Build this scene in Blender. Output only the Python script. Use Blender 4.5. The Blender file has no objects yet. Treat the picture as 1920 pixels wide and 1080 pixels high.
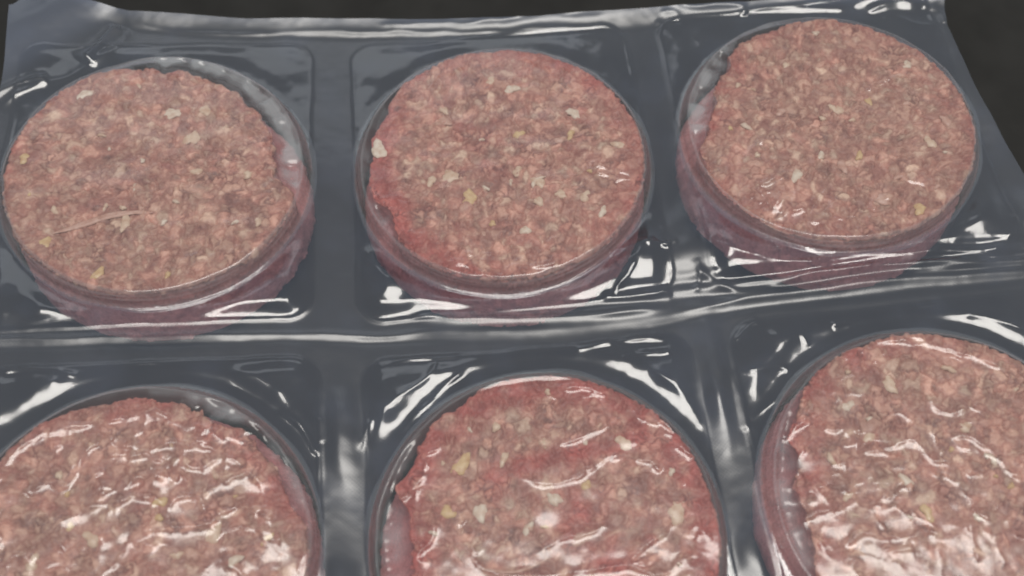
import bpy, math
import numpy as np
from mathutils import Vector, kdtree

MM = 0.001
scene = bpy.context.scene
col = scene.collection

# ------------------------------------------------------------------ camera
cam_data = bpy.data.cameras.new('camera')
cam = bpy.data.objects.new('camera', cam_data)
col.objects.link(cam)
cam.location = (-18.534 * MM, -82.629 * MM, 310.096 * MM)
cam.rotation_euler = (0.510579, -0.004947, -0.094044)
cam_data.sensor_width = 36.0
cam_data.lens = 36.0 * 1935.79 / 1920.0
cam_data.clip_start = 0.01
cam_data.clip_end = 50.0
cam_data.dof.use_dof = True
cam_data.dof.focus_distance = 0.335
cam_data.dof.aperture_fstop = 9.0
scene.camera = cam

# ------------------------------------------------------------------ light of the room and an added fill
world = bpy.data.worlds.new('World')
scene.world = world
world.use_nodes = True
wb = world.node_tree.nodes['Background']
wb.inputs['Color'].default_value = (0.82, 0.90, 1.0, 1)
wb.inputs['Strength'].default_value = 0.50


def area_lamp(name, loc, target, sx, sy, watts, colour):
    d = bpy.data.lights.new(name, 'AREA')
    d.shape = 'RECTANGLE'
    d.size = sx
    d.size_y = sy
    d.energy = watts
    d.color = colour
    o = bpy.data.objects.new(name, d)
    col.objects.link(o)
    o.location = loc
    o.rotation_euler = (Vector(target) - Vector(loc)).to_track_quat('-Z', 'Y').to_euler()
    return o


area_lamp('ceiling_lamp', (0.08, 0.01, 1.25), (0.08, 0.01, 0), 0.85, 0.36, 9.8, (1.0, 0.96, 0.90))
area_lamp('sheen_fill_lamp', (-0.25, 1.75, 1.55), (0, 0.1, 0), 1.1, 0.55, 1.7, (0.90, 0.95, 1.0))  # unseen area light, added to vary the reflections in the far film

scene.view_settings.view_transform = 'Standard'
scene.view_settings.look = 'None'
scene.view_settings.exposure = 0.0
scene.view_settings.gamma = 1.0
scene.view_settings.use_curve_mapping = False
scene.render.engine = 'CYCLES'
scene.cycles.transparent_max_bounces = 20
scene.cycles.filter_width = 1.9
scene.cycles.max_bounces = 5
scene.cycles.diffuse_bounces = 2
scene.cycles.glossy_bounces = 2

# ------------------------------------------------------------------ measured layout (mm, in the plane of the pack)
SX, SY, R = 114.0, 127.0, 50.0
H, WEB_Z = 27.0, 21.0
CELLS = {1: (0, 1), 2: (1, 1), 3: (2, 1), 4: (0, 0), 5: (1, 0), 6: (2, 0)}
# how each cell sits: shift x, y, z (mm) and tilt about x, y (degrees) of the sagging pack
POSE = {1: (-4.8, 4.0, 1.86, -.46, 4.64), 2: (-.02, .97, -1.79, -.06, -1.13), 3: (.26, 2.42, 1.78, -.94, -2.71),
        4: (-2.08, 2.39, 1.33, .97, 4.79), 5: (1.04, -1.98, -2.67, .91, -.9), 6: (1.76, -.48, 1.75, 1.05, -3.47)}
# film creases over each patty, meat outline (angle, radius) and fat lumps (x, y, size), all from the cup's centre
RIDGES = {
    4: [[(-29.3, 18.0), (-24.1, 20.4), (-19.5, 19.4), (-16.5, 22.0), (-15.8, 26.8), (-13.2, 30.8), (-8.0, 32.1), (-5.9, 34.5)], [(-29.3, 18.0), (-24.8, 14.2), (-20.2, 9.2), (-11.5, 12.9), (-4.1, 13.6), (-0.6, 15.3), (5.5, 13.7), (8.7, 11.6), (8.2, 7.7), (12.7, 5.8), (19.4, 6.1)], [(-1.8, 2.9), (4.6, 5.2), (12.0, 5.5), (20.9, 6.0), (23.8, 9.0), (28.3, 10.3)], [(-4.3, 15.6), (-0.9, 20.2), (3.5, 20.7), (9.6, 20.3), (12.0, 18.5)], [(-3.4, 26.9), (1.5, 27.4), (7.5, 30.4), (13.7, 30.0), (19.9, 30.5)], [(10.9, 25.2), (17.2, 22.3), (23.2, 25.2), (25.6, 21.8)], [(8.8, 10.0), (11.5, 13.7), (17.6, 14.2), (23.5, 17.0), (28.0, 19.2), (31.9, 19.7), (36.6, 12.9)], [(-37.3, 25.7), (-30.8, 33.5), (-22.1, 36.8), (-8.5, 38.1), (3.7, 40.0), (8.6, 37.1)], [(-12.1, 34.9), (-6.6, 33.7)], [(-12.3, 21.7), (-8.0, 23.9)], [(34.1, 7.5), (38.3, 5.6)], [(-23.7, 30.6), (-21.3, 32.1)], [(39.2, -0.7), (40.6, 0.8)], [(-33.6, -1.2), (-29.6, 0.3), (-24.5, -0.4)], [(3.4, 22.3), (4.7, 25.5), (9.2, 26.9)], [(-9.2, 28.0), (-3.0, 27.7), (-0.2, 30.8)]],
    5: [[(-8.1, 17.3), (-0.4, 14.0), (7.6, 14.1), (14.3, 17.1), (19.6, 20.0), (24.4, 19.9)], [(26.7, 18.9), (31.3, 17.6), (34.8, 14.3)], [(-4.1, -5.8), (3.2, -2.3), (10.3, -1.8), (17.7, 1.0)], [(37.1, -0.5), (31.0, -3.8), (24.2, -7.8), (22.2, -10.7), (28.3, -11.2)], [(-22.4, -3.3), (-18.2, -9.0), (-6.2, -11.7), (15.2, -11.5), (21.3, -11.7), (30.0, -14.8), (38.7, -8.8)], [(-36.5, 22.1), (-33.2, 23.5), (-34.2, 19.4), (-40.8, 13.5), (-36.0, 15.5), (-37.0, 10.7), (-33.3, 8.0), (-32.0, 2.3), (-37.0, -3.4), (-33.3, -6.1)], [(8.5, 42.8), (16.0, 42.5), (22.2, 38.8)], [(34.5, 32.2), (39.3, 26.6), (41.5, 20.4), (44.2, 17.6)], [(-21.1, 3.6), (-21.8, -1.0), (-20.2, -5.0)], [(-24.4, 11.9), (-24.4, 6.3), (-23.3, 4.6)], [(-28.0, 29.7), (-29.8, 27.3), (-33.1, 26.0)], [(5.6, 24.7), (14.0, 27.3), (22.6, 29.9)], [(-38.2, 2.1), (-37.5, 0.5), (-35.2, 0.3)]],
    6: [[(2.4, 28.1), (3.5, 23.4), (7.1, 21.2), (13.6, 23.1), (18.3, 24.8)], [(-30.9, 20.2), (-24.4, 19.5), (-22.2, 14.8), (-25.9, 10.1), (-30.9, 9.8)], [(-22.1, 12.2), (-12.8, 12.9), (-7.2, 14.9), (-3.9, 11.9), (-1.9, 7.4), (5.5, 7.4)], [(5.1, 14.3), (11.2, 12.8), (16.1, 7.0), (18.4, 1.7), (21.8, 0.4)], [(-32.9, -14.7), (-27.1, -10.6), (-21.1, -12.0), (-15.1, -13.5), (-9.1, -12.1), (-4.5, -15.4)], [(3.7, -6.7), (2.6, -13.0), (2.0, -22.4)], [(4.2, -7.5), (8.9, -10.5), (14.8, -12.0)], [(-14.2, -16.0), (-20.7, -16.8)], [(-12.4, 46.7), (1.1, 45.1), (12.1, 40.9), (21.8, 36.0), (29.7, 31.3)], [(-5.3, 47.3), (4.7, 45.6), (16.8, 39.4)], [(-30.3, 37.5), (-30.7, 28.3), (-41.3, 18.8), (-38.0, 14.9), (-40.8, 10.0), (-36.7, 2.8), (-33.9, -2.5), (-41.7, -4.9), (-39.3, -11.6), (-36.9, -18.2)], [(6.0, 3.5), (11.6, 3.3)], [(-27.4, 4.3), (-27.8, 1.0)], [(0.2, 17.5), (0.3, 12.3), (1.9, 9.1)], [(-19.7, 21.6), (-20.6, 18.2)]],
    3: [[(-33.6, -14.4), (-29.8, -9.6), (-24.3, -6.1), (-19.4, -5.6)], [(-5.5, -25.9), (-10.7, -32.0), (-15.8, -38.0), (-12.6, -39.5), (-1.3, -27.6)], [(-17.4, -25.6), (-20.6, -35.2), (-11.3, -30.8)], [(-10.2, -40.8), (-3.5, -39.5), (2.1, -42.3), (5.5, -36.2), (9.0, -33.4), (13.2, -35.0)], [(16.5, -26.4), (21.2, -29.3), (29.5, -29.2)], [(-30.0, -24.0), (-20.9, -20.6), (-17.1, -19.9)], [(14.4, 10.9), (24.2, 14.7), (32.8, 17.4)], [(-30.3, -25.1), (-27.2, -32.2), (-22.4, -27.2)]],
    2: [[(27.1, -6.4), (33.4, -12.0), (41.0, -14.6), (42.2, -12.9), (35.7, -9.8), (27.1, -6.4)], [(-17.2, -36.0), (-11.7, -40.0), (-7.5, -45.9), (-5.8, -48.3), (-13.0, -43.7), (-22.2, -39.4)], [(0.6, -41.2), (4.1, -44.4), (11.7, -44.6), (13.9, -41.5)], [(-42.4, -14.9), (-34.4, -14.0)]],
    1: [[(-29.5, -25.1), (-21.7, -22.4), (-13.8, -19.1), (-6.4, -17.8), (0.3, -18.1)], [(-5.8, -15.8), (3.3, -13.5)]],
}
EDGES = {
    1: [(9.0, 38.3), (28.0, 40.5), (46.0, 39.6), (64.0, 41.4), (96.0, 44.2), (118.0, 48.6), (130.0, 48.4), (141.0, 50.2), (173.0, 51.9), (346.0, 48.4), (351.0, 40.0)],
    2: [(111.0, 49.4), (134.0, 49.8), (149.0, 45.1), (164.0, 46.9), (175.0, 44.2), (189.0, 45.9), (197.0, 48.0), (203.0, 41.9), (216.0, 46.7), (230.0, 49.9)],
    3: [(94.0, 47.4), (105.0, 46.0), (124.0, 46.3), (135.0, 40.5), (150.0, 42.4), (161.0, 38.6), (175.0, 43.1), (192.0, 46.6)],
    4: [(4.0, 49.2), (9.0, 44.0), (25.0, 42.9), (39.0, 42.1), (48.0, 44.9), (55.0, 43.1), (78.0, 44.6), (86.0, 45.8), (111.0, 46.5), (121.0, 48.6), (131.0, 51.3)],
    5: [(89.0, 48.8), (111.0, 48.8), (117.0, 45.8), (133.0, 47.7), (142.0, 43.7), (149.0, 43.8), (157.0, 46.9), (163.0, 39.8), (177.0, 37.9), (190.0, 38.1)],
    6: [(100.0, 47.7), (124.0, 48.9), (135.0, 45.9), (147.0, 44.8), (156.0, 45.9), (163.0, 39.1), (177.0, 44.1), (184.0, 40.7), (200.0, 43.0)],
}
FATS = {
    1: [(11.2, 12.2, 4), (-18.7, 14.2, 1.6), (-30.3, -16.1, 2), (13.6, -2.0, 2.5), (-31.7, -28.6, 3.2), (-14.4, -40.6, 3), (-7.9, -21.5, 4), (4.3, 23.3, 4), (-25.8, 32.3, 4), (15.0, 24.2, 3), (21.7, 15.8, 2), (-5.7, -7.9, 2), (30.3, -3.7, 2.2), (6.7, -42.1, 2), (-42.5, 5.3, 2.5), (34.2, -23.1, 2)],
    2: [(-18.8, 17.4, 3.2), (-18.5, 22.1, 2.5), (-18.1, -6.2, 4.2), (-24.8, -7.6, 2.8), (11.2, -11.9, 3), (18.1, -17.4, 3), (26.1, -18.9, 3), (26.4, 16.2, 3.2), (6.4, 8.9, 3), (30.9, -25.8, 2.8), (-12.5, -15.9, 4), (4.8, -30.4, 2.4), (4.5, -6.8, 2.5), (20.4, 5.1, 2.4), (-9.2, -31.0, 2), (10.4, -19.4, 2.5), (6.0, 29.2, 3), (24.3, 7.0, 2.5), (40.1, 0.7, 3), (-1.2, 33.6, 2.5), (-41.9, 8.3, 4.5)],
    3: [(3.4, 5.2, 4), (-16.3, -20.7, 3.4), (8.9, -33.7, 4), (-15.5, 6.5, 2.6), (6.2, -15.3, 2.4), (-0.5, -19.0, 3), (32.8, 21.7, 2.5), (39.0, -4.6, 3), (31.1, -12.8, 3.4), (-8.9, 27.3, 2), (5.0, 41.0, 2), (15.4, 6.8, 2.6), (-6.5, -13.7, 2.2), (-28.6, 1.8, 2.5), (16.5, -25.5, 2), (19.8, -38.9, 3)],
    4: [(-11.0, 4.2, 3), (21.8, 3.4, 4), (-21.4, 23.1, 2), (6.8, 13.5, 2.5), (36.3, 0.9, 2.6), (-25.7, -1.4, 3), (27.8, -4.4, 2.4), (12.0, -1.8, 2.2)],
    5: [(2.9, 9.4, 3.2), (-22.8, 22.3, 4), (-10.4, 22.7, 2.6), (37.0, 2.3, 4), (12.5, 12.4, 2.4), (-18.5, 7.6, 3.6), (25.0, 24.1, 3), (-5.5, 1.8, 2.4), (9.0, -2.6, 3), (1.7, 26.4, 2), (-11.8, 32.7, 2), (-27.6, 8.5, 3)],
    6: [(-7.3, 32.3, 4), (-21.4, 27.1, 2.5), (11.1, 35.3, 2.5), (-17.7, 16.7, 2.6), (-10.6, 3.1, 3.2), (14.9, 6.5, 2.6), (-28.0, 0.3, 2.4), (-7.3, -6.6, 3), (10.3, 16.8, 2.4), (-29.9, 11.6, 2.4)],
}
# creases of the flat film between the cups
WEB = {
    'seam': [[(-159.1, 68.0), (-103.9, 66.5), (-63.3, 66.5), (-30.0, 66.1), (3.5, 64.1), (30.5, 63.8), (54.7, 64.8), (81.0, 65.6), (106.8, 65.6), (141.0, 65.7), (161.2, 65.8)]],
    'pocket': [[(31.4, 57.6), (37.5, 49.1), (46.8, 35.9), (49.9, 26.1)], [(-27.7, 59.6), (-31.6, 52.3), (-41.7, 46.2), (-50.0, 38.2), (-53.0, 29.9)], [(-19.1, 54.7), (-32.1, 43.6), (-39.8, 35.8)], [(-63.4, 39.1), (-62.4, 30.4)], [(64.7, 53.8), (74.6, 59.4)], [(85.8, 55.0), (87.0, 49.4)], [(62.9, 45.2), (62.1, 32.9), (62.0, 24.3)], [(64.2, 43.8), (77.4, 43.4), (78.5, 38.8), (65.0, 27.3)], [(-75.9, 41.2), (-69.6, 35.7), (-63.3, 26.1)], [(-157.6, 57.6), (-148.6, 58.9), (-134.4, 55.6)], [(-157.0, 53.4), (-149.7, 55.2), (-140.3, 53.4)], [(40.1, 83.0), (32.9, 75.7), (30.6, 72.1)], [(29.1, 58.7), (42.6, 58.0), (43.4, 53.7), (33.3, 54.0)], [(13.7, 57.8), (25.6, 58.3), (29.9, 54.4)], [(48.7, 87.1), (53.6, 89.4)], [(-47.6, 56.5), (-34.4, 58.4), (-19.6, 58.2)], [(96.0, 55.7), (101.4, 56.9)], [(59.3, 80.8), (59.3, 75.1), (56.4, 70.2)], [(135.9, 54.6), (145.0, 51.6), (153.2, 46.0)]],
    'fold': [[(56.4, 80.1), (63.8, 72.7), (73.1, 68.2), (91.2, 70.2), (115.8, 71.7), (138.7, 72.8)], [(62.6, 68.2), (90.1, 66.9), (121.5, 67.7), (157.3, 67.9)], [(125.4, 69.1), (142.9, 70.1), (160.8, 72.1)], [(151.8, 71.1), (160.5, 76.0), (165.0, 83.8)], [(65.0, 86.6), (70.9, 80.7), (83.9, 76.0), (102.2, 72.7)], [(31.0, 87.0), (41.9, 88.9), (52.2, 86.6)], [(25.4, 71.6), (39.1, 71.9), (49.7, 71.6)], [(-36.2, 72.2), (-12.6, 68.4), (21.1, 66.7), (48.3, 67.0)]],
    'top': [[(-128.5, 197.6), (-115.3, 193.4), (-82.4, 191.7), (-42.9, 192.6), (-3.0, 188.3), (47.1, 186.6)], [(-42.8, 195.8), (-12.8, 192.6), (17.4, 192.0), (64.5, 191.8)], [(63.7, 186.9), (67.2, 183.1), (73.4, 183.5), (71.2, 188.6), (65.1, 189.5)], [(66.5, 191.5), (94.7, 188.8), (96.8, 184.4)], [(98.3, 186.9), (118.1, 184.8), (135.6, 181.8)], [(136.9, 183.0), (146.5, 184.7), (157.9, 182.0)], [(141.3, 178.8), (149.5, 181.0), (161.3, 179.9), (168.3, 175.1)], [(146.4, 173.5), (150.4, 177.0), (157.0, 172.0), (165.1, 169.0)], [(165.1, 179.1), (168.4, 173.2), (167.6, 168.7)]],
    'corner': [[(-128.5, 197.6), (-131.0, 188.9), (-136.9, 181.3), (-146.9, 171.4), (-157.4, 167.9), (-172.0, 158.2)], [(-132.7, 196.8), (-138.3, 186.4), (-143.9, 177.6)], [(-172.6, 162.2), (-164.5, 168.1), (-154.2, 171.5)]],
}

def centre(k):
    return np.array([(CELLS[k][0] - 1) * SX, CELLS[k][1] * SY, 0.0])


def rot(a, b):
    a, b = math.radians(a), math.radians(b)
    X = np.array([[1, 0, 0], [0, math.cos(a), -math.sin(a)], [0, math.sin(a), math.cos(a)]])
    Y = np.array([[math.cos(b), 0, math.sin(b)], [0, 1, 0], [-math.sin(b), 0, math.cos(b)]])
    return Y @ X


def warp(P):
    """lay a point of the flat pack (mm) into the sagging pack on the table (mm)"""
    P = np.asarray(P, float)
    out = np.zeros_like(P)
    W = np.zeros(len(P))
    for k, (dx, dy, dz, a, b) in POSE.items():
        c = centre(k)
        q = P - c
        g = np.maximum(np.hypot(q[:, 0], q[:, 1]) - R - 1, 0)
        w = 1 / (g * g + 12) ** 2
        out += w[:, None] * (q @ rot(a, b).T + c + np.array([dx, dy, dz]))
        W += w
    return out / W[:, None]


# ------------------------------------------------------------------ small numeric tools
def smooth(e0, e1, x):
    t = np.clip((x - e0) / (e1 - e0), 0, 1)
    return t * t * (3 - 2 * t)


_tables = {}


def noise(x, y, seed=0):
    """value noise, -1..1, period 1 per cell"""
    if seed not in _tables:
        _tables[seed] = np.random.RandomState(1000 + seed).uniform(-1, 1, (128, 128))
    T = _tables[seed]
    x = np.asarray(x, float) + 64
    y = np.asarray(y, float) + 64
    xi, yi = np.floor(x).astype(int), np.floor(y).astype(int)
    fx, fy = x - xi, y - yi
    fx = fx * fx * fx * (fx * (fx * 6 - 15) + 10)
    fy = fy * fy * fy * (fy * (fy * 6 - 15) + 10)
    a = T[xi % 128, yi % 128]; b = T[(xi + 1) % 128, yi % 128]
    c = T[xi % 128, (yi + 1) % 128]; d = T[(xi + 1) % 128, (yi + 1) % 128]
    return (a * (1 - fx) + b * fx) * (1 - fy) + (c * (1 - fx) + d * fx) * fy


def fbm(x, y, seed=0, octaves=3):
    v = 0; amp = 1.0; tot = 0
    for i in range(octaves):
        v = v + amp * noise(x * 2 ** i + 7.3 * i, y * 2 ** i - 3.1 * i, seed + i)
        tot += amp; amp *= .5
    return v / tot


def curve(pts, n=6):
    """Catmull-Rom through the points"""
    p = [np.array(q, float) for q in pts]
    p = [2 * p[0] - p[1]] + p + [2 * p[-1] - p[-2]]
    out = []
    for i in range(1, len(p) - 2):
        for j in range(n):
            t = j / n
            out.append(.5 * (2 * p[i] + (p[i + 1] - p[i - 1]) * t + (2 * p[i - 1] - 5 * p[i] + 4 * p[i + 1] - p[i + 2]) * t * t
                             + (3 * p[i] - p[i - 1] - 3 * p[i + 1] + p[i + 2]) * t ** 3))
    out.append(p[-2])
    return np.array(out)


def ridge(x, y, pts, height, sigma, seed, taper=True, wob=.35, wl=2.1, hl=4.0):
    """a crease in the film that follows a line"""
    c = curve(pts)
    z = np.zeros_like(x)
    m = (x > c[:, 0].min() - 5 * sigma) & (x < c[:, 0].max() + 5 * sigma) & (y > c[:, 1].min() - 5 * sigma) & (y < c[:, 1].max() + 5 * sigma)
    if not m.any():
        return z
    px, py = x[m], y[m]
    px = px + wob * noise(px / wl, py / wl, seed + 40)
    py = py + wob * noise(px / wl, py / wl, seed + 41)
    best = np.full(px.shape, 1e9); bt = np.zeros(px.shape)
    n = len(c) - 1
    for i in range(n):
        d = c[i + 1] - c[i]
        L = max(d @ d, 1e-9)
        t = np.clip(((px - c[i, 0]) * d[0] + (py - c[i, 1]) * d[1]) / L, 0, 1)
        q = (px - c[i, 0] - t * d[0]) ** 2 + (py - c[i, 1] - t * d[1]) ** 2
        u = q < best
        best[u] = q[u]; bt[u] = (i + t[u]) / n
    hgt = height * (.7 + .5 * noise(px / hl, py / hl, seed + 42))
    if taper:
        hgt = hgt * smooth(0, .12, bt) * smooth(0, .12, 1 - bt)
    z[m] = hgt * np.exp(-np.sqrt(best + (.35 * sigma) ** 2) / sigma + .35)
    return z


# ------------------------------------------------------------------ mesh tools
def mesh_object(name, verts_mm, faces, mat, parent=None, attrs=None, colours=None):
    me = bpy.data.meshes.new(name)
    v = np.ascontiguousarray(np.asarray(verts_mm, np.float32) * MM)
    f = np.ascontiguousarray(np.asarray(faces, np.int32))
    n, k = f.shape
    me.vertices.add(len(v)); me.vertices.foreach_set('co', v.ravel())
    me.loops.add(n * k); me.loops.foreach_set('vertex_index', f.ravel())
    me.polygons.add(n)
    me.polygons.foreach_set('loop_start', np.arange(0, n * k, k, dtype=np.int32))
    me.polygons.foreach_set('loop_total', np.full(n, k, np.int32))
    me.update(calc_edges=True)
    me.polygons.foreach_set('use_smooth', np.ones(n, bool))
    for an, av in (attrs or {}).items():
        a = me.attributes.new(an, 'FLOAT', 'POINT')
        a.data.foreach_set('value', np.ascontiguousarray(av, np.float32))
    if colours is not None:
        a = me.attributes.new('meat_colour', 'FLOAT_COLOR', 'POINT')
        a.data.foreach_set('color', np.ascontiguousarray(np.c_[colours, np.ones(len(colours))], np.float32).ravel())
    me.materials.append(mat)
    me.validate()
    o = bpy.data.objects.new(name, me)
    col.objects.link(o)
    if parent:
        o.parent = parent
    return o


def grid_faces(nu, nv, keep=None):
    i, j = np.meshgrid(np.arange(nu - 1), np.arange(nv - 1), indexing='ij')
    a = (i * nv + j).ravel()
    f = np.stack([a, a + nv, a + nv + 1, a + 1], 1)
    if keep is not None:
        f = f[keep[f].all(1)]
    return f


def disc_grid(n):
    """square grid laid onto a disc: radius parameter t and angle of every vertex"""
    g = np.linspace(-1, 1, n)
    u, v = np.meshgrid(g, g, indexing='ij')
    u, v = u.ravel(), v.ravel()
    t = np.maximum(abs(u), abs(v))
    th = np.zeros_like(u)
    big = abs(u) >= abs(v)
    with np.errstate(divide='ignore', invalid='ignore'):
        th1 = np.where(u >= 0, 0, math.pi) + (math.pi / 4) * np.where(u != 0, v / u, 0)
        th2 = np.where(v >= 0, math.pi / 2, 3 * math.pi / 2) - (math.pi / 4) * np.where(v != 0, u / v, 0)
    th = np.where(big, th1, th2) % (2 * math.pi)
    return t, th, grid_faces(n, n)


def empty(name, loc_mm, label, category, group=None):
    o = bpy.data.objects.new(name, None)
    o.empty_display_size = 0.01
    col.objects.link(o)
    o['label'] = label
    o['category'] = category
    if group:
        o['group'] = group
    return o


# ------------------------------------------------------------------ materials
def new_mat(name):
    m = bpy.data.materials.new(name)
    m.use_nodes = True
    nt = m.node_tree
    nt.nodes.clear()
    return m, nt, nt.nodes, nt.links


def math_node(N, L, op, a, b=None):
    n = N.new('ShaderNodeMath'); n.operation = op
    for i, s in enumerate((a, b)):
        if s is None:
            continue
        if isinstance(s, (int, float)):
            n.inputs[i].default_value = s
        else:
            L.new(s, n.inputs[i])
    return n.outputs[0]


def film_material(name, f0, dots=False, base_rough=0.06, haze_scale=1.0, tint=(0.53, 0.545, 0.54)):
    m, nt, N, L = new_mat(name)
    out = N.new('ShaderNodeOutputMaterial')
    geo = N.new('ShaderNodeTexCoord')
    haze = N.new('ShaderNodeAttribute'); haze.attribute_name = 'haze'
    rough = N.new('ShaderNodeAttribute'); rough.attribute_name = 'rough'
    # fine relief: faint waviness, and the knurled seal pattern where the film is 'rough'
    n1 = N.new('ShaderNodeTexNoise'); n1.inputs['Scale'].default_value = 700; n1.inputs['Detail'].default_value = 3
    L.new(geo.outputs['Object'], n1.inputs['Vector'])
    b1 = N.new('ShaderNodeBump'); b1.inputs['Strength'].default_value = 0.04; b1.inputs['Distance'].default_value = 0.00025
    L.new(n1.outputs['Fac'], b1.inputs['Height'])
    nrm = b1.outputs['Normal']
    if dots:
        mp = N.new('ShaderNodeMapping'); mp.inputs['Rotation'].default_value = (0, 0, math.radians(45))
        L.new(geo.outputs['Object'], mp.inputs['Vector'])
        sep = N.new('ShaderNodeSeparateXYZ'); L.new(mp.outputs['Vector'], sep.inputs[0])
        k = 2 * math.pi / 0.00085
        sx = math_node(N, L, 'SINE', math_node(N, L, 'MULTIPLY', sep.outputs[0], k))
        sy = math_node(N, L, 'SINE', math_node(N, L, 'MULTIPLY', sep.outputs[1], k))
        p = math_node(N, L, 'MULTIPLY', math_node(N, L, 'ADD', sx, sy), rough.outputs['Fac'])
        b2 = N.new('ShaderNodeBump'); b2.inputs['Strength'].default_value = 0.06; b2.inputs['Distance'].default_value = 0.00006
        L.new(p, b2.inputs['Height']); L.new(nrm, b2.inputs['Normal'])
        nrm = b2.outputs['Normal']
    # clear sheet
    tr = N.new('ShaderNodeBsdfTransparent'); tr.inputs['Color'].default_value = (0.93, 0.94, 0.95, 1)
    df = N.new('ShaderNodeBsdfDiffuse'); df.inputs['Color'].default_value = (*tint, 1)
    tl = N.new('ShaderNodeBsdfTranslucent'); tl.inputs['Color'].default_value = (*tint, 1)
    dm = N.new('ShaderNodeMixShader'); dm.inputs[0].default_value = .35
    L.new(df.outputs[0], dm.inputs[1]); L.new(tl.outputs[0], dm.inputs[2])
    mx = N.new('ShaderNodeMixShader')
    L.new(math_node(N, L, 'MULTIPLY', haze.outputs['Fac'], haze_scale), mx.inputs[0])
    L.new(tr.outputs[0], mx.inputs[1]); L.new(dm.outputs[0], mx.inputs[2])
    gl = N.new('ShaderNodeBsdfGlossy'); gl.inputs['Color'].default_value = (1, 1, 1, 1)
    L.new(math_node(N, L, 'ADD', math_node(N, L, 'MULTIPLY', rough.outputs['Fac'], 0.28), base_rough), gl.inputs['Roughness'])
    L.new(nrm, gl.inputs['Normal']); L.new(nrm, df.inputs['Normal'])
    lw = N.new('ShaderNodeLayerWeight'); lw.inputs['Blend'].default_value = 0.5
    L.new(nrm, lw.inputs['Normal'])
    fr = math_node(N, L, 'ADD', math_node(N, L, 'MULTIPLY', math_node(N, L, 'POWER', lw.outputs['Facing'], 4.0), 0.75 * (1 - f0)), f0)
    fin = N.new('ShaderNodeMixShader')
    L.new(fr, fin.inputs[0]); L.new(mx.outputs[0], fin.inputs[1]); L.new(gl.outputs[0], fin.inputs[2])
    L.new(fin.outputs[0], out.inputs['Surface'])
    return m


def meat_material():
    m, nt, N, L = new_mat('ground_meat')
    out = N.new('ShaderNodeOutputMaterial')
    bs = N.new('ShaderNodeBsdfPrincipled')
    at = N.new('ShaderNodeAttribute'); at.attribute_name = 'meat_colour'
    geo = N.new('ShaderNodeTexCoord')
    n1 = N.new('ShaderNodeTexNoise'); n1.inputs['Scale'].default_value = 520; n1.inputs['Detail'].default_value = 5
    n1.inputs['Distortion'].default_value = 1.5
    L.new(geo.outputs['Object'], n1.inputs['Vector'])
    rp = N.new('ShaderNodeValToRGB')
    rp.color_ramp.elements[0].position = .3; rp.color_ramp.elements[0].color = (.62, .50, .47, 1)
    rp.color_ramp.elements[1].position = .72; rp.color_ramp.elements[1].color = (1.28, 1.34, 1.34, 1)
    L.new(n1.outputs['Fac'], rp.inputs[0])
    mu = N.new('ShaderNodeMix'); mu.data_type = 'RGBA'; mu.blend_type = 'MULTIPLY'; mu.inputs[0].default_value = .55
    L.new(at.outputs['Color'], mu.inputs[6]); L.new(rp.outputs[0], mu.inputs[7])
    L.new(mu.outputs[2], bs.inputs['Base Color'])
    bs.inputs['Roughness'].default_value = .42
    bs.inputs['Specular IOR Level'].default_value = .35
    bs.inputs['Subsurface Weight'].default_value = 0
    bs.inputs['Subsurface Radius'].default_value = (1, .35, .25)
    bs.inputs['Subsurface Scale'].default_value = .0012
    bp = N.new('ShaderNodeBump'); bp.inputs['Strength'].default_value = .5; bp.inputs['Distance'].default_value = .0004
    L.new(n1.outputs['Fac'], bp.inputs['Height']); L.new(bp.outputs[0], bs.inputs['Normal'])
    L.new(bs.outputs[0], out.inputs['Surface'])
    return m


def fat_material(name, colour):
    m, nt, N, L = new_mat(name)
    out = N.new('ShaderNodeOutputMaterial')
    bs = N.new('ShaderNodeBsdfPrincipled')
    geo = N.new('ShaderNodeTexCoord')
    n1 = N.new('ShaderNodeTexNoise'); n1.inputs['Scale'].default_value = 600; n1.inputs['Detail'].default_value = 4
    L.new(geo.outputs['Object'], n1.inputs['Vector'])
    rp = N.new('ShaderNodeValToRGB')
    rp.color_ramp.elements[0].position = .3; rp.color_ramp.elements[0].color = (colour[0] * .8, colour[1] * .66, colour[2] * .6, 1)
    rp.color_ramp.elements[1].position = .62; rp.color_ramp.elements[1].color = (*colour, 1)
    L.new(n1.outputs['Fac'], rp.inputs[0]); L.new(rp.outputs[0], bs.inputs['Base Color'])
    bs.inputs['Roughness'].default_value = .4
    bs.inputs['Subsurface Weight'].default_value = 0
    bs.inputs['Subsurface Radius'].default_value = (1, .7, .5)
    bs.inputs['Subsurface Scale'].default_value = .001
    L.new(bs.outputs[0], out.inputs['Surface'])
    return m


def table_material():
    m, nt, N, L = new_mat('dark_table_surface')
    out = N.new('ShaderNodeOutputMaterial')
    bs = N.new('ShaderNodeBsdfPrincipled')
    geo = N.new('ShaderNodeTexCoord')
    n1 = N.new('ShaderNodeTexNoise'); n1.inputs['Scale'].default_value = 55; n1.inputs['Detail'].default_value = 8
    L.new(geo.outputs['Object'], n1.inputs['Vector'])
    rp = N.new('ShaderNodeValToRGB')
    rp.color_ramp.elements[0].position = .3; rp.color_ramp.elements[0].color = (.0215, .0200, .0175, 1)
    rp.color_ramp.elements[1].position = .7; rp.color_ramp.elements[1].color = (.0300, .0282, .0250, 1)
    L.new(n1.outputs['Fac'], rp.inputs[0]); L.new(rp.outputs[0], bs.inputs['Base Color'])
    bs.inputs['Roughness'].default_value = .75
    bs.inputs['Specular IOR Level'].default_value = .15
    L.new(bs.outputs[0], out.inputs['Surface'])
    return m


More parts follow.
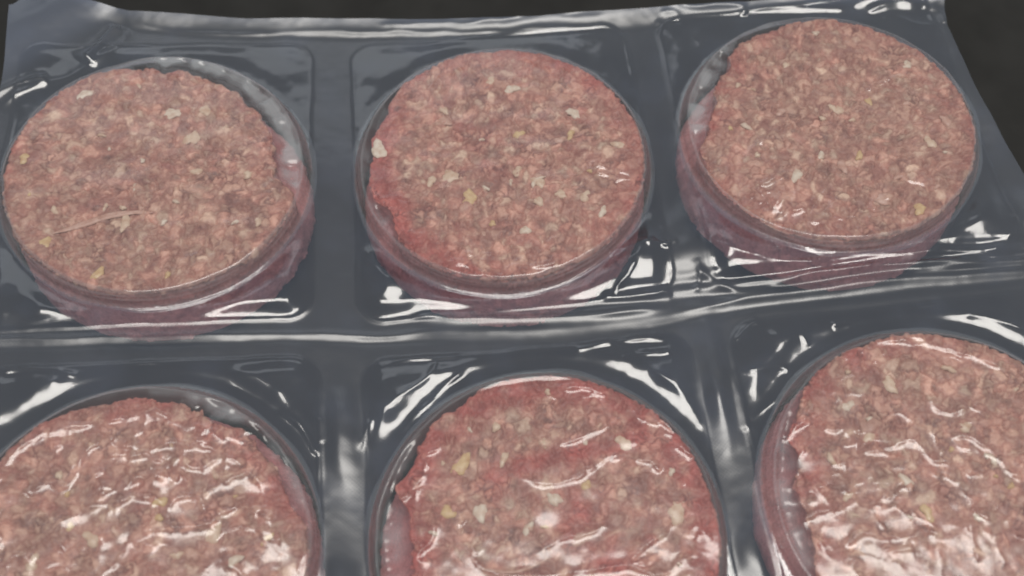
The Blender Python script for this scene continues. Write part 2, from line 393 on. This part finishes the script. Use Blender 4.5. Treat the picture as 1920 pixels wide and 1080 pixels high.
M_WEB = film_material('sealed_film', 0.075, dots=True, base_rough=0.13, tint=(0.40, 0.47, 0.66))
M_CUP = film_material('cup_film', 0.052, base_rough=0.14)
M_BASE = film_material('cup_base_film', 0.04, base_rough=0.12)
M_MEAT = meat_material()
M_FAT = [fat_material('cream_fat', (.70, .51, .36)), fat_material('white_fat', (.74, .60, .46)), fat_material('yellow_fat', (.68, .47, .24)),
         fat_material('pink_fat', (.60, .36, .27))]

# ------------------------------------------------------------------ table
tv = np.array([[-2500, -2500, -6.5], [2500, -2500, -6.5], [2500, 2500, -6.5], [-2500, 2500, -6.5]])
table = mesh_object('table', tv, np.array([[0, 1, 2, 3]]), table_material())
table['kind'] = 'structure'

# ------------------------------------------------------------------ the vacuum pack
pack = empty('vacuum_pack', (0, 0, 0), 'clear plastic vacuum pack of round cups with wrinkled glossy film on dark table', 'food pack')

TOP = np.array([(-195, 214), (-176, 214), (-154, 209), (-129.6, 201.5), (-86.7, 197.5), (-43, 197.5), (17, 191.8), (66, 191.5), (119, 189), (158.7, 183.5), (180, 181)], float)
RIGHT = np.array([(-110, 178), (60, 176), (97.5, 174), (130.6, 170.2), (169, 168.6), (181, 171), (220, 172)], float)


def web_height(x, y):
    z = np.zeros_like(x)
    rough = np.full_like(x, .52)
    for k in CELLS:
        c = centre(k)
        qx, qy = x - c[0], y - c[1]
        y0, y1 = (-57.0, 60.0) if CELLS[k][1] else (-63.0, 59.5)
        hw = 51.2
        cy, hh = (y0 + y1) / 2, (y1 - y0) / 2
        rc = 9.0
        ax, ay = abs(qx) - (hw - rc), abs(qy - cy) - (hh - rc)
        sd = np.hypot(np.maximum(ax, 0), np.maximum(ay, 0)) + np.minimum(np.maximum(ax, ay), 0) - rc     # <0 inside the frame
        wob = .25 * noise(x / 9, y / 9, 5)
        z += .32 * smooth(.7, -.7, sd + wob) + .16 * np.exp(-((sd + .8 + wob) / .4) ** 2) * (1 + noise(x / 13, y / 13, 6))
        rough = rough * 1.0
        rough = np.where(sd < 0, rough * smooth(-1.6, .4, sd), rough)
        d = np.hypot(qx, qy) - R
        pocket = smooth(-.5, -7, sd) * (smooth(1.5, 9, d) if CELLS[k][1] else smooth(5, 12, d))
        if CELLS[k][1]:
            pocket = pocket * (1 - .65 * smooth(-10, 15, qy))
        z += pocket * (1.3 + 1.3 * fbm(x / 15, y / 15, 11 + k, 2)) + pocket * .05 * fbm(x / 3.3, y / 3.3, 31 + k, 2)
        if CELLS[k][1]:
            z += pocket * .11 * np.clip(qy + 57, 0, 14) * smooth(-20, -40, qy) * smooth(50, 40, np.abs(qx)) * (smooth(-5, 15, qx) if k == 1 else smooth(5, -15, qx) if k == 3 else 1.0)
        # the film climbs a little towards the cup wall
        z += .6 * np.exp(-np.maximum(d, 0) / 1.2)
    # the strips between the columns of the near row hump up towards the seam
    strip = np.exp(-((np.abs(x) - 57) / 4.5) ** 2)
    z += strip * (2.3 * np.exp(-((y - 36 - .06 * x) / 16) ** 2) + 1.5 * np.exp(-((y + 14) / 13) ** 2)) * (1 + .3 * (x > 0)) * (1 + .25 * noise(x / 5, y / 9, 7))
    # sealed strips: lengthwise ripples along the seam, stronger to the right
    z += smooth(10, 50, x) * 2.0 * np.exp(-((y - 82) / 8.5) ** 2)
    z += 2.4 * np.exp(-((x - 57) / 13) ** 2) * np.exp(-((y - 89) / 10) ** 2)
    rip = smooth(20, 90, x) * np.exp(-((y - 70.5) / 6) ** 2)
    z += rip * .5 * np.sin((y - 66 + .018 * x + 1.2 * noise(x / 40, y / 15, 3)) * 1.35)
    for l in WEB['seam']:
        z += ridge(x, y, l, .6, .9, 21, False, .5, 14, 22)
        z += ridge(x, y, [(a, b - 2.4) for a, b in l], -.3, 1.0, 22, False, .5, 14, 22)
    for i, l in enumerate(WEB['pocket']):
        z += ridge(x, y, l, .6, .7, 50 + i, True, .5, 7, 9)
    for i, l in enumerate(WEB['fold']):
        z += ridge(x, y, l, 1.1, 1.2, 90 + i, True, .6, 12, 16)
    # upper hem: the film edge curls up and creases
    ytop = np.interp(x, TOP[:, 0], TOP[:, 1])
    e = ytop - y
    curl = 6.5 + 1.5 * noise(x / 30, y * 0, 8) - e
    z += .40 * np.log1p(np.exp(np.clip(curl * 1.6, -30, 30))) / 1.6 * smooth(-150, -125, x) * (1 + .10 * noise(x / 23, y / 40, 9))
    for i, l in enumerate(WEB['top']):
        z += ridge(x, y, l, .7, 1.1, 130 + i, True, .5, 8, 12)
    # lifted corner flap beyond a diagonal fold
    fold = (x + 129.6) * (161.4 - 200.8) - (y - 200.8) * (-173 + 129.6)
    fold = fold / math.hypot(161.4 - 200.8, -173 + 129.6)
    flap = smooth(-2, 22, fold) * smooth(-120, -140, x)
    z += flap * 5.0 + flap * 1.0 * fbm(x / 17, y / 17, 77, 2)
    for i, l in enumerate(WEB['corner']):
        z += ridge(x, y, l, 1.9, 1.9, 160 + i, True, .6, 9, 12)
    # slack of the whole sheet and scuffs
    z += .55 * fbm(x / 27, y / 27, 61, 2) + .07 * fbm(x / 4.5, y / 4.5, 64, 2)
    right = np.interp(y, RIGHT[:, 0], RIGHT[:, 1])
    z += 1.6 * smooth(9, 0, right - x) + .5 * smooth(14, 0, right - x) * noise(y / 14, x * 0, 66)
    return z, rough


nu, nv = 610, 545
U, V = np.meshgrid(np.linspace(0, 1, nu), np.linspace(0, 1, nv), indexing='ij')
yb = -92.0
Y0 = yb + V * 300
XR = np.interp(Y0, RIGHT[:, 0], RIGHT[:, 1])
XL = np.full_like(XR, -169.0) - 2 * smooth(150, 170, Y0) + .8 * np.sin(Y0 / 13)
X0 = XL + U * (XR - XL)
YT = np.interp(X0, TOP[:, 0], TOP[:, 1])
# rounded outer corner of the flap
YT = YT - 10 * smooth(-160, -171, X0) ** 2
Y0 = yb + V * (YT - yb)
XR = np.interp(Y0, RIGHT[:, 0], RIGHT[:, 1])
X0 = XL + U * (XR - XL)
xf, yf = X0.ravel(), Y0.ravel()
zf, rf = web_height(xf, yf)
dmin = np.min([np.hypot(xf - centre(k)[0], yf - centre(k)[1]) for k in CELLS], axis=0)
hz = .062 + .05 * smooth(-.1, .8, fbm(xf / 14, yf / 14, 71, 4)) + .10 * smooth(4, 0, np.interp(xf, TOP[:, 0], TOP[:, 1]) - yf)
fold_w = ((xf + 129.6) * (-39.4) + (yf - 200.8) * 43.4) / 58.6
hz = hz + .10 * smooth(0, 10, fold_w) * smooth(-120, -140, xf)
web = mesh_object('sealed_web', warp(np.c_[xf, yf, WEB_Z + zf]), grid_faces(nu, nv, dmin > R + .6), M_WEB, pack,
                  attrs={'haze': hz, 'rough': rf})

# ------------------------------------------------------------------ patty outline and cups
def edge_radius(k, th):
    pts = EDGES[k]
    a = np.array([p[0] for p in pts]); r = np.array([min(p[1], 48.5) for p in pts])
    # outside the measured arc the meat fills the cup
    big = []
    for t in range(0, 360, 6):
        if np.min(np.abs((a - t + 180) % 360 - 180)) > 9:
            inside = False
            s = np.sort(a)
            gaps = np.diff(np.r_[s, s[0] + 360])
            i = np.argmax(gaps)
            start, end = s[i], s[(i + 1) % len(s)]
            span = (end - start) % 360
            if 9 < (t - start) % 360 < span - 9:
                big.append(t)
    a = np.r_[a, big]; r = np.r_[r, np.full(len(big), 48.4)]
    o = np.argsort(a); a, r = a[o], r[o]
    g = np.arange(0, 360, .5)
    prof = np.interp(g, np.r_[a[-1] - 360, a, a[0] + 360], np.r_[r[-1], r, r[0]])
    kern = np.exp(-(np.arange(-24, 25) / 7.0) ** 2 / 2); kern /= kern.sum()
    prof = np.convolve(np.r_[prof[-24:], prof, prof[:24]], kern, 'valid')
    base = np.interp(np.degrees(th) % 360, np.r_[g, 360], np.r_[prof, prof[0]])
    jag = .9 * noise(16 * np.cos(th) / 2, 16 * np.sin(th) / 2, 300 + k) + .55 * noise(16 * np.cos(th), 16 * np.sin(th), 320 + k)
    open_ = smooth(48.2, 44, base)
    return base + jag * (.35 + .9 * open_)


RIM = 48.7          # radius where the flat top of the cup turns down


def slump(k, x, y):
    """where the top of the meat has slid down towards the cup wall"""
    if k == 3:
        return 3.2 * smooth(34, 47, -x * .82 - y * .57 + 0) * smooth(20, -8, y)
    if k == 5:
        return 1.6 * smooth(30, 46, -x) + 1.0 * smooth(40, 49, y)
    if k == 6:
        return 1.6 * smooth(34, 47, -x)
    if k == 2:
        return 1.3 * smooth(34, 47, -x)
    return 0 * x


def cup_cover(k):
    n = 326
    t, th, faces = disc_grid(n)
    ct, st = np.cos(th), np.sin(th)
    wob = .35 * noise(3 * ct, 3 * st, 400 + k) + .18 * noise(9 * ct, 9 * st, 410 + k)
    rim = RIM + wob
    # profile: flat top -> rounded rim -> wall -> small foot on the web
    T1, T2, T3 = .80, .855, .93
    r = np.empty_like(t); z = np.empty_like(t)
    top = t <= T1
    r[top] = (t / T1 * (rim - 1.3))[top]; z[top] = H + .3
    m = (t > T1) & (t <= T2)
    a = (t - T1) / (T2 - T1) * math.radians(82)
    r[m] = (rim - 1.3 + 1.5 * np.sin(a))[m]; z[m] = (H + .3 - 1.5 * (1 - np.cos(a)))[m]
    r_b = rim - 1.3 + 1.5 * math.sin(math.radians(82)); z_b = H + .3 - 1.5 * (1 - math.cos(math.radians(82)))
    m = (t > T2) & (t <= T3)
    s = (t - T2) / (T3 - T2)
    rows = .18 * np.sin(s * 6.0 + 2.5 * noise(2 * ct, 2 * st, 430 + k)) * (.6 + .5 * noise(5 * ct, 5 * st, 431 + k))
    r[m] = (r_b + (R - .1 - r_b) * s + rows * smooth(0, .2, s) * smooth(1, .8, s))[m]; z[m] = (z_b + (WEB_Z + 3.0 - z_b) * s)[m]
    m = t > T3
    a = (t - T3) / (1 - T3) * math.radians(86)
    foot_w = 2.6 + .7 * noise(4 * ct, 4 * st, 432 + k)
    r[m] = (R - .1 + foot_w * (1 - np.cos(a)))[m]; z[m] = (WEB_Z + 3.0 - 2.9 * np.sin(a))[m]
    x, y = r * ct, r * st
    # foot rests on the web
    c = centre(k)
    wz, _ = web_height(x + c[0], y + c[1])
    foot = smooth(T3 + .01, 1, t)
    z = z * (1 - foot) + foot * (WEB_Z + wz + .12 - .35 * smooth(.985, 1, t))
    on_top = smooth(T2, T1, t)
    # film over the gap beside the meat sinks and pleats
    er = edge_radius(k, th)
    gap = smooth(-.5, 4.5, r - er) * smooth(rim + .3, rim - 2.2, r)
    width = np.maximum(rim - er, 0)
    arc = th * 50
    pleat = .35 * noise(arc / 3.2, r / 9, 440 + k) + .7 * fbm(arc / 8, r / 5, 445 + k, 2)
    z -= on_top * gap * np.minimum(width, 9) * .16
    z += on_top * gap * 1.1 * pleat * smooth(2, 6, width)
    z -= on_top * slump(k, x, y) * smooth(rim, rim - 3, r) * .8
    # film over meat: follows the lumps
    z += on_top * ({1: .10, 2: .11, 3: .14, 4: .26, 5: .17, 6: .20}[k] * fbm(x / 6.5, y / 6.5, 450 + k, 1) + .025 * fbm(x / 2.4, y / 2.4, 460 + k, 1) + .25 * fbm(x / 18, y / 18, 470 + k, 2))
    amp, sig = {1: (.34, .5), 2: (.7, .8), 3: (.95, .85), 4: (.75, .75), 5: (.6, .65), 6: (.6, .65)}[k]
    for i, l in enumerate(RIDGES[k] if k != 1 else []):
        z += on_top * ridge(x, y, l, amp, sig, 500 + 20 * k + i)
    # a net of connected creases where the film has come away from the meat
    net = {1: .03, 2: .03, 3: .12, 4: .55, 5: .05, 6: .16}[k]
    rs = np.random.RandomState(170 + k)
    sd_ = np.stack([rs.uniform(-50, 50, 70), rs.uniform(-50, 50, 70)], 1)
    qx = x + 2.2 * noise(x / 6, y / 6, 480 + k) + .8 * noise(x / 2.2, y / 2.2, 481 + k)
    qy = y + 2.2 * noise(x / 6, y / 6, 482 + k) + .8 * noise(x / 2.2, y / 2.2, 483 + k)
    f1 = np.full(len(x), 1e9); f2 = np.full(len(x), 1e9)
    for a_, b_ in sd_:
        dd = np.hypot(qx - a_, qy - b_)
        f2 = np.minimum(f2, np.maximum(f1, dd)); f1 = np.minimum(f1, dd)
    where = smooth(-.15, .3, fbm(x / 16, y / 16, 484 + k, 2)) if k != 4 else smooth(-.45, 0, fbm(x / 16, y / 16, 484 + k, 2)) * smooth(44, 34, np.hypot(x, y))
    z += on_top * net * np.exp(-np.sqrt((f2 - f1) ** 2 + .08) / 1.1 + .25) * where * (.7 + .5 * noise(x / 3, y / 3, 485 + k))
    # random fine creases round the rim
    rs = np.random.RandomState(70 + k)
    for i in range(26):
        a = rs.uniform(0, 2 * math.pi); r0 = rs.uniform(38, 46.5); ln = rs.uniform(3, 8)
        d = a + math.pi / 2 + rs.uniform(-.6, .6)
        p0 = np.array([r0 * math.cos(a), r0 * math.sin(a)]); dv = np.array([math.cos(d), math.sin(d)])
        nn = np.array([-dv[1], dv[0]])
        z += on_top * ridge(x, y, [p0 - dv * ln / 2, p0 + nn * rs.uniform(-1, 1), p0 + dv * ln / 2], rs.uniform(.1, .28), .4, 700 + i)
    haze = .055 + {1: .80, 2: .40, 3: .65, 4: .42, 5: .30, 6: .30}[k] * gap * on_top * smooth(1.2, 4, width) * (.7 + 1.1 * pleat) + .21 * smooth(T1 - .004, T1 + .02, t) * smooth(1.02, T3, t)
    P = warp(np.c_[x + c[0], y + c[1], z])
    return mesh_object('cup_cover', P, faces, M_CUP, pack, attrs={'haze': np.clip(haze, 0, .6), 'rough': .05 + .45 * gap * on_top})


def cup_base(k):
    n_t, n_r = 200, 12
    th = np.linspace(0, 2 * math.pi, n_t, endpoint=False)
    s = np.linspace(0, 1, n_r)
    S, TH = np.meshgrid(s, th, indexing='ij')
    r = R + 1.2 + .3 * S
    z = WEB_Z + .2 - (WEB_Z + 3.0) * S
    c = centre(k)
    P = warp(np.c_[(r * np.cos(TH)).ravel() + c[0], (r * np.sin(TH)).ravel() + c[1], z.ravel()])
    i, j = np.meshgrid(np.arange(n_r - 1), np.arange(n_t), indexing='ij')
    a = (i * n_t + j).ravel(); b = (i * n_t + (j + 1) % n_t).ravel()
    f = np.stack([a, a + n_t, b + n_t, b], 1)
    return mesh_object('cup_base', P, f, M_BASE, pack, attrs={'haze': np.full(len(P), .04), 'rough': np.full(len(P), .3)})


for k in CELLS:
    cup_cover(k)
    cup_base(k)

# ------------------------------------------------------------------ the patties
LEAN = np.array([.49, .222, .166]); TAN = np.array([.505, .298, .214]); CREAM = np.array([.68, .47, .34])
RED = np.array([.37, .062, .052]); DARK = np.array([.17, .062, .050]); ROSE = np.array([.62, .335, .245])
# share of pink/red/cream, how tan the middle is, and where red juice gathers (angle, spread, strength)
TONE = {1: dict(tan=.75, wet=0.0, fat=0.14, rose=0.2, red=[(175, 40, 0.28), (85, 40, 0.25), (10, 20, 0.30)]), 2: dict(tan=.5, wet=1.6, fat=0.19, rose=0.34, red=[(185, 45, 1.15), (60, 50, 0.52), (225, 30, 1.03), (330, 30, 0.46)]),
        3: dict(tan=.75, wet=0.0, fat=0.16, rose=0.22, red=[(150, 50, 0.48), (230, 40, 0.48), (20, 40, 0.42)]), 4: dict(tan=.7, wet=0.2, fat=0.13, rose=0.2, red=[(90, 60, 0.42), (30, 40, 0.48)]),
        5: dict(tan=.45, wet=1.3, fat=0.18, rose=0.16, red=[(170, 60, 1.21), (100, 50, 0.99), (10, 60, 1.21)]), 6: dict(tan=.75, wet=0.3, fat=0.14, rose=0.22, red=[(170, 50, 0.75), (100, 40, 0.38)])}
LABELS = {1: 'round ground beef patty in the top left cup, clear film gap at its upper right',
          2: 'pink ground beef patty in the middle cup of the far row, ragged red left edge',
          3: 'round ground beef patty in the top right cup nearest the pack\'s right edge',
          4: 'ground beef patty in the bottom left cup under squiggly white film wrinkles',
          5: 'reddest ground beef patty, in the middle cup of the near row',
          6: 'ground beef patty in the bottom right cup, cut by the right edge'}


STRANDS = {1: [(RIDGES[1][0], 1.15)], 2: [([(9.0, -14.2), (9.4, -12.6), (10.9, -10.7), (13.7, -9.9)], .75)],
           5: [([(-20, -8), (-10, -10), (0, -7)], .5)], 4: [([(-12, -14), (0, -12), (10, -15)], .6)]}


def patty(k):
    rs = np.random.RandomState(10 + k)
    c = centre(k)
    root = empty('beef_patty', c, LABELS[k], 'beef patty', 'beef patties in the vacuum pack')
    n = 280
    t, th, faces = disc_grid(n)
    ct, st = np.cos(th), np.sin(th)
    er = edge_radius(k, th)
    T1, T2 = .80, .88
    rr = 1.7 + .6 * noise(7 * ct, 7 * st, 601 + k)
    r = np.empty_like(t); z = np.empty_like(t)
    m = t <= T1
    r[m] = (t / T1 * (er - rr))[m]; z[m] = H - .55
    m = (t > T1) & (t <= T2)
    a = (t - T1) / (T2 - T1) * math.pi / 2
    r[m] = (er - rr + rr * np.sin(a))[m]; z[m] = (H - .55 - rr * (1 - np.cos(a)))[m]
    m = t > T2
    s = (t - T2) / (1 - T2)
    # the side leans back out to the cup wall where the top has pulled away
    r[m] = (er + (50.4 - er) * smooth(.25, .95, s))[m]; z[m] = (H - .55 - rr - (H - .55 - rr + 2.6) * s)[m]
    x, y = r * ct, r * st
    # grains of minced meat: nearest of many scattered seeds
    wx = x + .85 * noise(x / 2.2, (y + z) / 2.2, 600 + k) + .35 * noise(x / .9, (y + z) / .9, 610 + k)
    wy = y + .85 * noise(x / 2.2, (y - z) / 2.2, 620 + k) + .35 * noise(x / .9, (y - z) / .9, 630 + k)
    ns = 2100
    pick = rs.choice(len(t), ns, replace=False, p=None)
    seeds = np.c_[x, y, z][pick] + rs.normal(0, .4, (ns, 3))
    tree = kdtree.KDTree(ns)
    for i, p in enumerate(seeds):
        tree.insert(p, i)
    tree.balance()
    W3 = np.c_[wx, wy, z]
    find = tree.find_n
    near = np.array([[q[1] for q in find(p, 7)] for p in W3.tolist()])
    ang_s = rs.uniform(0, math.pi, ns); lng = rs.uniform(1.0, 1.7, ns); big = rs.uniform(.65, 1.0, ns) * np.where(rs.uniform(0, 1, ns) < .12, 1.9, 1.0)
    dv = W3[:, None, :] - seeds[near]
    ca, sa = np.cos(ang_s)[near], np.sin(ang_s)[near]
    along = (dv[..., 0] * ca + dv[..., 1] * sa) / lng[near]
    across = (-dv[..., 0] * sa + dv[..., 1] * ca)
    dist = np.sqrt(along ** 2 + across ** 2 + dv[..., 2] ** 2) / big[near]
    od = np.argsort(dist, 1)
    rows_ = np.arange(len(t))
    idx = near[rows_, od[:, 0]]; d1 = dist[rows_, od[:, 0]]; d2 = dist[rows_, od[:, 1]]
    crack = smooth(.0, .6, d2 - d1)
    lift = rs.uniform(-.35, .30, ns)
    h = 1.25 * lift[idx] * crack - .5 * (1 - crack) * (.6 + .8 * noise(x / 4, y / 4, 641 + k)) + .5 * (1 - np.minimum(d1 / 1.1, 1) ** 2) - .1 - .1 + .12 * fbm(x / 1.3, y / 1.3, 640 + k, 2) + .35 * fbm(x / 12, y / 12, 650 + k, 2)
    h = np.clip(h, -1.4, .5)
    z = z - slump(k, x, y) * smooth(T2 + .02, T1, t) - 0
    topw = smooth(T2, T1, t)
    nx = np.where(topw > .99, 0, (1 - topw) * ct); ny = (1 - topw) * st
    x2, y2, z2 = x + h * nx, y + h * ny, z + h * topw
    # colour
    tone = TONE[k]
    low = fbm(x / 14, y / 14, 660 + k, 3); mid = fbm(x / 5, y / 5, 670 + k, 2)
    kind = rs.uniform(0, 1, ns)
    sv = rs.uniform(-1, 1, (ns, 1))
    tanw = np.clip(tone['tan'] + .5 * low[:, None] + .35 * sv[idx], 0, 1)
    colr = LEAN * (1 - tanw) + TAN * tanw
    fatm = (kind[idx] < tone['fat'])[:, None] * (.45 + .5 * np.abs(sv[idx]))
    colr = colr * (1 - fatm) + CREAM * fatm
    rosm = ((kind[idx] > .20) & (kind[idx] < .20 + tone['rose']))[:, None] * .8
    colr = colr * (1 - rosm) + ROSE * rosm
    drk = ((kind[idx] > .90))[:, None] * .5
    colr = colr * (1 - drk) + np.array([.27, .10, .08]) * drk
    colr = colr * (1 + .25 * rs.uniform(-1, 1, (ns, 1))[idx])
    def soften(cc, times):
        G = cc.reshape(n, n, 3)
        for _ in range(times):
            Q = np.pad(G, ((1, 1), (1, 1), (0, 0)), mode='edge')
            G = (Q[1:-1, 1:-1] * 2 + Q[:-2, 1:-1] + Q[2:, 1:-1] + Q[1:-1, :-2] + Q[1:-1, 2:]) / 6
        return G.reshape(-1, 3)
    colr = .62 * soften(colr, 7) + .38 * soften(colr, 2)
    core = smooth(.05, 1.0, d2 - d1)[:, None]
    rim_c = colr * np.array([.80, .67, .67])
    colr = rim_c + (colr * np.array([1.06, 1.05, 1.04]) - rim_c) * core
    deg = np.degrees(th)
    redw = np.zeros(len(t))
    for a0, sp, st_ in tone['red']:
        redw += st_ * np.exp(-(((deg - a0 + 180) % 360 - 180) / sp) ** 2)
    redw = np.clip(redw, 0, 1.1) * smooth(13, 2.5, er - r + 3.5 * mid) * .95 * smooth(-.45, .35, fbm(x / 7, y / 7, 685 + k, 2) + .35 * tone['wet']) + .12 * smooth(4, 1, er - r)
    redw = redw + .75 * smooth(.25, .75, low + .25 * mid) * (1 - tone['tan'])
    if k == 5:
        band = np.exp(-((y - 22 - .12 * (x - 8)) / 3.2) ** 2) * smooth(-22, -8, x) * smooth(38, 26, x)
        band2 = np.exp(-((x - 14 + .35 * (y + 5)) / 8) ** 2) * smooth(20, 5, y)
        redw = redw + 1.0 * band + .85 * band2 * (.7 + .6 * mid)
    brown = (.34 * smooth(.05, .7, fbm(x / 4.2, y / 4.2, 680 + k, 2)))[:, None]
    colr = colr * (1 - brown) + np.array([.36, .18, .135]) * brown
    redw = np.clip(redw, 0, .85)[:, None]
    colr = colr * (1 - redw) + (RED * (.9 + .5 * np.clip(mid, -.5, .5))[:, None] + .18 * colr) * redw
    pit = (.90 * (1 - crack) * smooth(.15, .8, mid + .3 * sv[idx][:, 0]))[:, None]
    colr = colr * (1 - pit) + (DARK * .6 + .25 * colr) * pit
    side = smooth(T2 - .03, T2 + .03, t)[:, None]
    colr = colr * (1 - .7 * side) + np.array([.92, .39, .38]) * .7 * side  # pink meat side, its colour lightened to stand in for missing side light
    P = warp(np.c_[x2 + c[0], y2 + c[1], z2])
    base_pt = warp(np.array([[c[0], c[1], .5]]))[0]
    root.location = base_pt * MM
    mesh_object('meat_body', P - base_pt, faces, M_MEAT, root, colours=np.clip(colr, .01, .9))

    # lumps of fat pressed into the surface
    def height(px, py):
        return H - .45 + .35 * float(fbm(np.array([px / 12]), np.array([py / 12]), 650 + k, 2)[0]) - float(np.atleast_1d(slump(k, np.array([px]), np.array([py])))[0])
    spots = [(a, b, s_ * 1.6, None) for a, b, s_ in FATS[k]]
    tries = 0
    while len(spots) < 26 and tries < 2000:
        tries += 1
        a = rs.uniform(0, 2 * math.pi); q = 44 * math.sqrt(rs.uniform(0, 1))
        p = (q * math.cos(a), q * math.sin(a))
        if q > float(edge_radius(k, np.array([a]))[0]) - 4.5:
            continue
        if min(math.hypot(p[0] - s_[0], p[1] - s_[1]) for s_ in spots) < 4.5:
            continue
        spots.append((p[0], p[1], rs.uniform(1.4, 2.8), 'x'))
    for px, py, size, rnd in spots:
        u, v = np.meshgrid(np.linspace(0, 2 * math.pi, 15)[:-1], np.linspace(0, math.pi / 2, 5)[1:], indexing='ij')
        u, v = u.ravel(), v.ravel()
        ang = rs.uniform(0, math.pi); el = rs.uniform(.5, .95) if rnd else rs.uniform(.5, .9)
        lobes = 1 + .22 * np.sin(2 * u + rs.uniform(0, 6)) + .16 * np.sin(3 * u + rs.uniform(0, 6)) + .1 * np.sin(5 * u + rs.uniform(0, 6))
        lx = size * .5 * np.sin(v) * lobes * np.cos(u); ly = size * .5 * el * np.sin(v) * lobes * np.sin(u)
        bx = lx * math.cos(ang) - ly * math.sin(ang); by = lx * math.sin(ang) + ly * math.cos(ang)
        hz_ = min(.34, .2 * size)
        bz = (hz_ + .32) * np.cos(v) ** 1.2 - .32 + .07 * noise(bx / .8, by / .8, 690)
        verts = [(0, 0, hz_)] + list(zip(bx, by, bz))
        fs = []
        nu_, nv_ = 14, 4
        tri = []
        for i in range(nu_):
            i2 = (i + 1) % nu_
            tri.append((0, 1 + i * nv_, 1 + i2 * nv_))
            for j in range(nv_ - 1):
                a_, b_, c_, d_ = 1 + i * nv_ + j, 1 + i2 * nv_ + j, 1 + i2 * nv_ + j + 1, 1 + i * nv_ + j + 1
                tri += [(a_, d_, c_), (a_, c_, b_)]
        P = np.array(verts) + [px + c[0], py + c[1], height(px, py)]
        pick_m = rs.choice(4, p=[.42, .16, .14, .28]) if rnd else rs.choice(4, p=[.45, .25, .2, .1])
        mesh_object('fat_piece', warp(P) - base_pt, np.array(tri), M_FAT[pick_m], root)
    # pale strands of sinew lying in the surface
    for l, rad in STRANDS.get(k, []):
        cv = curve(l, 7)
        m_ = len(cv)
        tg = np.gradient(cv, axis=0); tg /= np.linalg.norm(tg, axis=1)[:, None] + 1e-9
        nn = np.c_[-tg[:, 1], tg[:, 0]]
        s_ = np.linspace(0, 1, m_)
        wd = rad * np.sin(math.pi * np.clip(s_, .02, .98)) ** .6 * (1 + .25 * noise(s_ * 9, s_ * 0, 695))
        vs = []
        for q in range(6):
            a_ = q / 5 * math.pi
            off = nn * (wd * math.cos(a_))[:, None]
            zz = np.array([height(*p) for p in cv]) + .42 * np.sin(a_) * wd / rad - .14
            vs.append(np.c_[cv + off + [c[0], c[1]], zz])
        P = np.stack(vs, 1).reshape(-1, 3)
        mesh_object('sinew_strand', warp(P) - base_pt, grid_faces(m_, 6), M_FAT[1 if k == 2 else 3], root)
    return root


for k in CELLS:
    patty(k)
